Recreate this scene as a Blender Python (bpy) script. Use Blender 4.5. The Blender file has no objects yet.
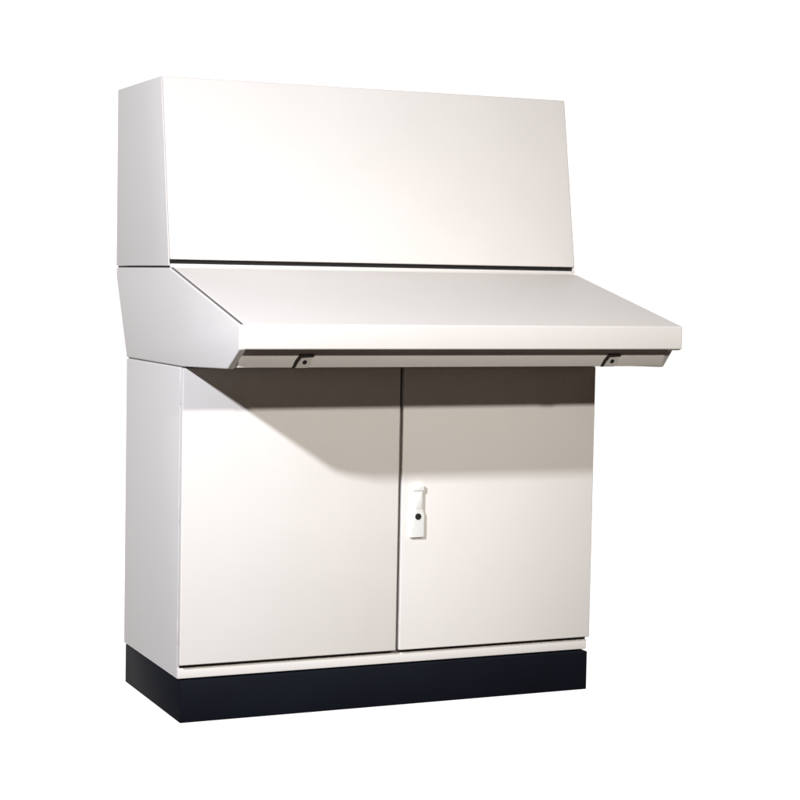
import bpy, bmesh, math
from mathutils import Vector, Matrix
S = bpy.context.scene

# ------------------------------------------------------------------ camera
PIT, YAW, ROLL, F800 = -0.0582, 0.4004, 0.0166, 1803.2
cd = bpy.data.cameras.new('camera'); cam = bpy.data.objects.new('camera', cd)
S.collection.objects.link(cam); S.camera = cam
fw = Vector((math.sin(YAW)*math.cos(PIT), math.cos(YAW)*math.cos(PIT), math.sin(PIT)))
r0 = Vector((math.cos(YAW), -math.sin(YAW), 0)); u0 = r0.cross(fw)
R = math.cos(ROLL)*r0 + math.sin(ROLL)*u0; U = -math.sin(ROLL)*r0 + math.cos(ROLL)*u0
M = Matrix((R, U, -fw)).transposed().to_4x4(); M.translation = Vector((-1.3906, -4.3315, 1.1415))
cam.matrix_world = M
cd.sensor_width = 36; cd.lens = F800/800*36
cd.shift_x = (400-344.64)/800; cd.shift_y = -(400-382.66)/800
cd.clip_start = 0.05; cd.clip_end = 200

# ------------------------------------------------------------------ world + exposure
w = bpy.data.worlds.new('World'); S.world = w; w.use_nodes = True
bg = w.node_tree.nodes['Background']
bg.inputs[0].default_value = (1.0, .45, .18, 1); bg.inputs[1].default_value = 0.022
S.view_settings.view_transform = 'Standard'; S.view_settings.look = 'None'
S.view_settings.exposure = 0; S.view_settings.gamma = 1

# ------------------------------------------------------------------ studio lamps
def lamp(name, loc, to, size, power, col, spread):
    l = bpy.data.lights.new(name, 'AREA'); l.shape = 'DISK'; l.size = size; l.energy = power; l.color = col; l.spread = math.radians(spread)
    o = bpy.data.objects.new(name, l); S.collection.objects.link(o)
    o.location = loc; o.rotation_euler = (Vector(to)-Vector(loc)).to_track_quat('-Z', 'Y').to_euler()
    return o
lamp('side_softbox', (-3.98, -3.56, 3.68), (.50, 0, .50), 0.24, 76.5, (.97, 1.0, 1.11), 80)
lamp('front_softbox', (.45, -7.0, 3.29), (.75, 0, .30), .26, 52.5, (1.0, .96, .905), 75)

# ------------------------------------------------------------------ materials
def nodes(name):
    m = bpy.data.materials.new(name); m.use_nodes = True
    nt = m.node_tree; return m, nt, nt.nodes['Principled BSDF']
def paint(name, col, rough=.5, mottle=.03, bump=.03, grain=900, spec=.35):
    m, nt, p = nodes(name); N, L = nt.nodes, nt.links
    tc = N.new('ShaderNodeTexCoord')
    n1 = N.new('ShaderNodeTexNoise'); n1.inputs['Scale'].default_value = 5; n1.inputs['Detail'].default_value = 5
    L.new(tc.outputs['Object'], n1.inputs['Vector'])
    mx = N.new('ShaderNodeMix'); mx.data_type = 'RGBA'
    mx.inputs[6].default_value = (*[c*(1-mottle) for c in col], 1); mx.inputs[7].default_value = (*[min(1, c*(1+mottle)) for c in col], 1)
    L.new(n1.outputs['Fac'], mx.inputs[0]); L.new(mx.outputs[2], p.inputs['Base Color'])
    mr = N.new('ShaderNodeMapRange'); mr.inputs[3].default_value = rough-.06; mr.inputs[4].default_value = rough+.06
    L.new(n1.outputs['Fac'], mr.inputs[0]); L.new(mr.outputs[0], p.inputs['Roughness'])
    n2 = N.new('ShaderNodeTexNoise'); n2.inputs['Scale'].default_value = grain; n2.inputs['Detail'].default_value = 2
    L.new(tc.outputs['Object'], n2.inputs['Vector'])
    b = N.new('ShaderNodeBump'); b.inputs['Strength'].default_value = bump; b.inputs['Distance'].default_value = .0006
    L.new(n2.outputs['Fac'], b.inputs['Height']); L.new(b.outputs[0], p.inputs['Normal'])
    p.inputs['Specular IOR Level'].default_value = spec
    return m
WHITE = paint('light_grey_powder_coat', (.80, .766, .718), .55)
BLACK = paint('blue_black_plinth_paint', (.0055, .0068, .0115), .7, .45, .08, 500, .10)
RUBBER = paint('dark_gasket_rubber', (.022, .021, .020), .7, .05, .05, 400, .2)
GREY = paint('gap_shade_grey', (.17, .16, .15), .6)  # tone of the shaded gaps, put into the colour
LATCH = paint('brown_black_latch_metal', (.035, .030, .026), .5, .05, .05, 400, .3)
IVORY = paint('ivory_handle_plastic', (.86, .86, .81), .38, .01, .0, 300, .5)
STEEL = paint('dull_latch_zinc', (.62, .59, .54), .45, .03, .03, 400, .5)
bd, nt, p = nodes('glowing_white_surround')          # added glowing sheet, stands in for the blank white surround
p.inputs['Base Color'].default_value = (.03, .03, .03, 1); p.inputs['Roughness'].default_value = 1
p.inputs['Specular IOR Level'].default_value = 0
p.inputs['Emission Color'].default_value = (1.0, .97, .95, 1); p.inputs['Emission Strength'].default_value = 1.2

# ------------------------------------------------------------------ mesh helpers
def box(bm, x0, x1, y0, y1, z0, z1, bev=0, seg=2, mi=0):
    vs = [bm.verts.new(c) for c in ((x0,y0,z0),(x1,y0,z0),(x1,y1,z0),(x0,y1,z0),(x0,y0,z1),(x1,y0,z1),(x1,y1,z1),(x0,y1,z1))]
    fs = [bm.faces.new([vs[i] for i in q]) for q in ((3,2,1,0),(4,5,6,7),(0,1,5,4),(1,2,6,5),(2,3,7,6),(3,0,4,7))]
    for f in fs: f.material_index = mi
    if bev: bmesh.ops.bevel(bm, geom=list({e for f in fs for e in f.edges}), offset=bev, segments=seg, profile=.5, affect='EDGES', clamp_overlap=True)
def prism(bm, prof, x0, x1, bev=0, seg=2, mi=0):
    """closed (y, z) profile extruded along x"""
    a = [bm.verts.new((x0, y, z)) for y, z in prof]; b = [bm.verts.new((x1, y, z)) for y, z in prof]
    n = len(prof); fs = [bm.faces.new(a), bm.faces.new(b[::-1])]
    fs += [bm.faces.new((a[i], b[i], b[(i+1) % n], a[(i+1) % n])) for i in range(n)]
    bmesh.ops.recalc_face_normals(bm, faces=fs)
    for f in fs: f.material_index = mi
    if bev: bmesh.ops.bevel(bm, geom=list({e for f in fs for e in f.edges}), offset=bev, segments=seg, profile=.5, affect='EDGES', clamp_overlap=True)
def plate(bm, outline, y0, y1, bev=0, seg=2, mi=0):
    """closed (x, z) outline extruded along y (y0 = front)"""
    a = [bm.verts.new((x, y0, z)) for x, z in outline]; b = [bm.verts.new((x, y1, z)) for x, z in outline]
    n = len(outline); fs = [bm.faces.new(a), bm.faces.new(b[::-1])]
    fs += [bm.faces.new((a[i], b[i], b[(i+1) % n], a[(i+1) % n])) for i in range(n)]
    bmesh.ops.recalc_face_normals(bm, faces=fs)
    for f in fs: f.material_index = mi
    if bev: bmesh.ops.bevel(bm, geom=list({e for e in fs[0].edges}), offset=bev, segments=seg, profile=.5, affect='EDGES', clamp_overlap=True)
def obj(name, bm, mats, parent=None, label=None):
    me = bpy.data.meshes.new(name); bmesh.ops.recalc_face_normals(bm, faces=bm.faces); bm.to_mesh(me); bm.free()
    for m in (mats if isinstance(mats, (list, tuple)) else [mats]): me.materials.append(m)
    for f in me.polygons: f.use_smooth = True
    o = bpy.data.objects.new(name, me); S.collection.objects.link(o); o.parent = parent
    try: me.set_sharp_from_angle(angle=math.radians(40))
    except Exception: pass
    if label: o['label'] = label
    return o
def NB(): return bmesh.new()

# ------------------------------------------------------------------ setting: added see-through floor and glowing backdrop for a blank white surround
gl = bpy.data.materials.new('see_through_floor'); gl.use_nodes = True  # added floor, see-through so it throws no light up under the desk
nt = gl.node_tree; nt.nodes.clear()
o_ = nt.nodes.new('ShaderNodeOutputMaterial'); mx = nt.nodes.new('ShaderNodeMixShader'); mx.inputs[0].default_value = .03
tr = nt.nodes.new('ShaderNodeBsdfTransparent'); gs = nt.nodes.new('ShaderNodeBsdfGlossy'); gs.inputs['Roughness'].default_value = .25
nt.links.new(tr.outputs[0], mx.inputs[1]); nt.links.new(gs.outputs[0], mx.inputs[2]); nt.links.new(mx.outputs[0], o_.inputs[0])
bm = NB(); box(bm, -2.2, 5.0, -2.4, 1.8, -.012, 0)
fl = obj('floor', bm, gl); fl['kind'] = 'structure'
bm = NB()
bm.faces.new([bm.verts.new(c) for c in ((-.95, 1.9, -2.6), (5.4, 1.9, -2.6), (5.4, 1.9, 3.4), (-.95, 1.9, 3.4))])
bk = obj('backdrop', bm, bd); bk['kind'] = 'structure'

# ------------------------------------------------------------------ the control desk
W, D = 1.2, .51
ZP, Z1, Z2, Z3 = .111, .908, 1.1636, 1.6573
root = bpy.data.objects.new('control_desk', None); S.collection.objects.link(root); root.location = (0, 0, 0)
root['label'] = 'off-white steel control desk with sloping top, two lower doors and a black plinth'
root['category'] = 'control desk'

# plinth: four faces with a thin seam line under the cabinet
bm = NB(); box(bm, .004, W-.004, .004, D-.004, .0005, ZP-.003, .002)
obj('plinth', bm, BLACK, root)

# lower cabinet: shell with an open front rebate
bm = NB()
YB = .022
box(bm, 0, W, YB, D, ZP, Z1, .003, 3)
obj('lower_cabinet', bm, WHITE, root)
bm = NB(); box(bm, .001, W-.001, .0155, YB+.001, ZP+.001, .1395, .0025, 3); obj('sill', bm, WHITE, root)
bm = NB(); box(bm, .006, W-.006, .0185, YB+.0005, .1395, Z1-.006); obj('door_gasket', bm, RUBBER, root)

DG = .609
bm = NB(); box(bm, DG-.012, DG+.012, .0160, .0184, .141, Z1-.007); obj('door_gap_strip', bm, GREY, root)  # grey strip behind the door gap, gap shade painted in
doors = []
for x0, x1 in ((.0005, DG-.0045), (DG+.0045, W-.0005)):
    bm = NB(); box(bm, x0, x1, 0, .0178, .149, Z1-.0012, .0032, 3)
    doors.append(obj('door', bm, WHITE, root))
# swing handle with lock on the right door
bm = NB()
hx = .6585
plate(bm, [(hx-.021,.452),(hx+.017,.452),(hx+.019,.456),(hx+.019,.515),(hx+.0125,.530),(hx+.0125,.571),(hx+.017,.577),(hx+.017,.590),(hx+.013,.595),
           (hx-.013,.595),(hx-.017,.590),(hx-.017,.577),(hx-.0135,.571),(hx-.0135,.530),(hx-.021,.515)][::-1], -.010, .001, .003, 3)
box(bm, hx-.0105, hx+.0105, -.0116, -.009, .530, .572, .002, 2)      # raised grip
box(bm, hx-.0155, hx+.0155, -.0122, -.009, .5775, .5925, .003, 3)      # cap at the top
obj('handle', bm, IVORY, doors[1])
bm = NB()
n = 24
m4 = Matrix.Translation((hx-.001, -.0105, .509)) @ Matrix.Rotation(math.pi/2, 4, 'X')
bmesh.ops.create_cone(bm, cap_ends=True, segments=n, radius1=.0085, radius2=.0085, depth=.003, matrix=m4)
obj('keyhole', bm, RUBBER, doors[1])
# small hinge pins let into the left edge
for z in (.845, .545, .235):
    bm = NB(); box(bm, -.0012, .003, .0180, .0216, z-.03, z+.03, .0008, 2); obj('hinge', bm, WHITE, root)

# desk section: side panels, body, lid with front lip
yA, yL = .1248, -.4198
zA, zL, zC = Z2-.004, 1.0289, .9719
yD, zD = -.3385, .923
back = [(.6208, Z2-.004), (.6208, 1.135), (D, Z1+.003)]
bottom = [(0.0, Z1+.003), (yD, zD)]
left_prof = [(yA, zA)] + back + bottom + [(yL, zC), (yL, zL)]
right_prof = [(yA, zA)] + back + bottom + [(-.380, zC-.004), (yL+.004, zC-.002), (yL, zL)]
T = .018
for (a, b), pr in (((0, T), left_prof), ((W-T, W), right_prof)):
    pr2 = [(y, z) for y, z in pr]
    bm = NB(); prism(bm, pr2, a, b, .0035, 3); obj('side_panel', bm, WHITE, root)
sy, sz = (yA-yL), (zA-zL); ln = math.hypot(sy, sz); ny, nz = -sz/ln, sy/ln      # outward normal of the slope
def off(y, z, d): return (y+ny*d, z+nz*d)
# desk body between the side panels, front set back under the lip
core = [off(yA, zA, -.026), (.6185, zA-.001), (.6185, 1.135), (D-.003, Z1+.0045), (.002, Z1+.0045), (-.357, zD+.0035), (-.377, zC-.006), (-.377, 1.005)]
bm = NB(); prism(bm, core, T+.0005, W-T-.0005, .002, 2); obj('desk_body', bm, WHITE, root)
# lid: folded sheet, top slope + front lip, sits proud by a hair and leaves a dark joint at each side
th = .016
def lidprof(e):
    a = off(yA-.004, zA-.001, e); b = off(yL, zL, e); b = (yL-e, b[1])
    return [a, b, (yL-e, zC), (yL-e+th, zC), (yL+th, zL-.012), off(yA-.004, zA-.001, -th)]
bm = NB(); prism(bm, lidprof(.002), .0113, W+.0006, .004, 4)
obj('lid', bm, WHITE, root)
bm = NB()   # grey strip for the shade in the gap between left panel and lid
prism(bm, [off(yA, zA, .0012), off(yL+.004, zL+.001, .0012), off(yL+.004, zL, -.004), off(yA, zA, -.004)], .0045, .0112)
obj('joint_strip', bm, GREY, root)
# thin dark joint lines under the upper box and over the lower cabinet
bm = NB(); box(bm, .004, W-.004, yA+.006, .616, Z2-.0045, Z2+.0005); obj('joint_strip', bm, RUBBER, root)
bm = NB(); box(bm, .005, W-.005, .008, D-.004, Z1-.001, Z1+.0040); obj('joint_strip', bm, GREY, root)

# two turn latches under the lip
fy, fz = -.377-(-.357), (zC-.006)-(zD+.0035)
fl_ = math.hypot(fy, fz); ty, tz = fy/fl_, fz/fl_          # up along the sloped front
oy, oz = -tz, ty                                           # outward
if oy > 0: oy, oz = -oy, -oz
base = Vector((0, -.357, zD+.0035))
def on_front(bm, outline, d0, d1, mi=0, bev=0):
    """outline (x, s): s runs up the sloped front band"""
    def P(x, s, d): return (x, base.y+ty*s+oy*d, base.z+tz*s+oz*d)
    a = [bm.verts.new(P(x, s, d1)) for x, s in outline]; b = [bm.verts.new(P(x, s, d0)) for x, s in outline]
    n = len(outline); fs = [bm.faces.new(a), bm.faces.new(b[::-1])]
    fs += [bm.faces.new((a[i], b[i], b[(i+1) % n], a[(i+1) % n])) for i in range(n)]
    for f in fs: f.material_index = mi
    if bev: bmesh.ops.bevel(bm, geom=list(fs[0].edges), offset=bev, segments=2, affect='EDGES', clamp_overlap=True)
for cx in (.181, 1.024):
    bm = NB()   # dark hooked cam arm: over the top and down the left of the tab
    h = .037
    arm = [(-.026, .000), (-.021, .020), (-.012, h), (.022, h), (.026, h-.004), (.022, h-.0075), (-.008, h-.0075), (-.014, .018), (-.019, .000)]
    on_front(bm, [(cx+x, s) for x, s in arm], -.001, .0035, 0, .001)
    la = obj('latch', bm, LATCH, root)
    bm = NB()
    tab = [(-.0175, .000), (-.0125, .018), (-.007, h-.008), (.020, h-.008), (.020, .006), (.013, .000)]
    on_front(bm, [(cx+x, s) for x, s in tab], -.001, .003, 0, .001)
    obj('latch_tab', bm, STEEL, la)
    bm = NB()
    on_front(bm, [(cx+.003+.0058*math.cos(t), (.0165)+.0058*math.sin(t)) for t in [2*math.pi*i/18 for i in range(18)]], .001, .0036)
    obj('keyhole', bm, RUBBER, la)

# upper box with inclined front
yut, yub = .2091, yA
sl = (yut-yub)/(Z3-Z2)
def yf(z): return yub + sl*(z-Z2)
GP = .0175                                  # top of the open joint under the front panel
GB = .0065                                  # its lower edge, a narrow rail below it
shell = [(yf(Z2+.001)+.022, Z2+.001), (yf(Z3)+.022, Z3), (.6208, Z3), (.6208, Z2+.001)]
bm = NB(); prism(bm, shell, .0035, W-.0035, .002, 3)
for a, b in ((0, .0034), (W-.0034, W)):
    prism(bm, [(yf(Z2+.001)+.003, Z2+.001), (yf(Z3)+.003, Z3), (.6208, Z3), (.6208, Z2+.001)], a, b, .0012, 2)
ub = obj('upper_box', bm, WHITE, root)
bm = NB()
prism(bm, [(yf(Z2+GP), Z2+GP), (yf(Z3-.0005), Z3-.0005), (yf(Z3-.0005)+.0215, Z3-.0005), (yf(Z2+GP)+.0215, Z2+GP)], .0042, W-.001, .0035, 3)
obj('front_panel', bm, WHITE, root)
bm = NB(); prism(bm, [(yf(Z2+GB)+.014, Z2+GB-.001), (yf(Z2+GP)+.014, Z2+GP+.002), (yf(Z2+GP)+.0225, Z2+GP+.002), (yf(Z2+GB)+.0225, Z2+GB-.001)], .004, W-.004)
obj('panel_gasket', bm, RUBBER, root)
bm = NB(); prism(bm, [(yf(Z2)+.0005, Z2-.0045), (yf(Z2+GB)+.001, Z2+GB), (yf(Z2+GB)+.0215, Z2+GB), (yf(Z2)+.0215, Z2-.0045)], .0042, W-.0042, .0015, 2)
obj('bottom_rail', bm, WHITE, root)
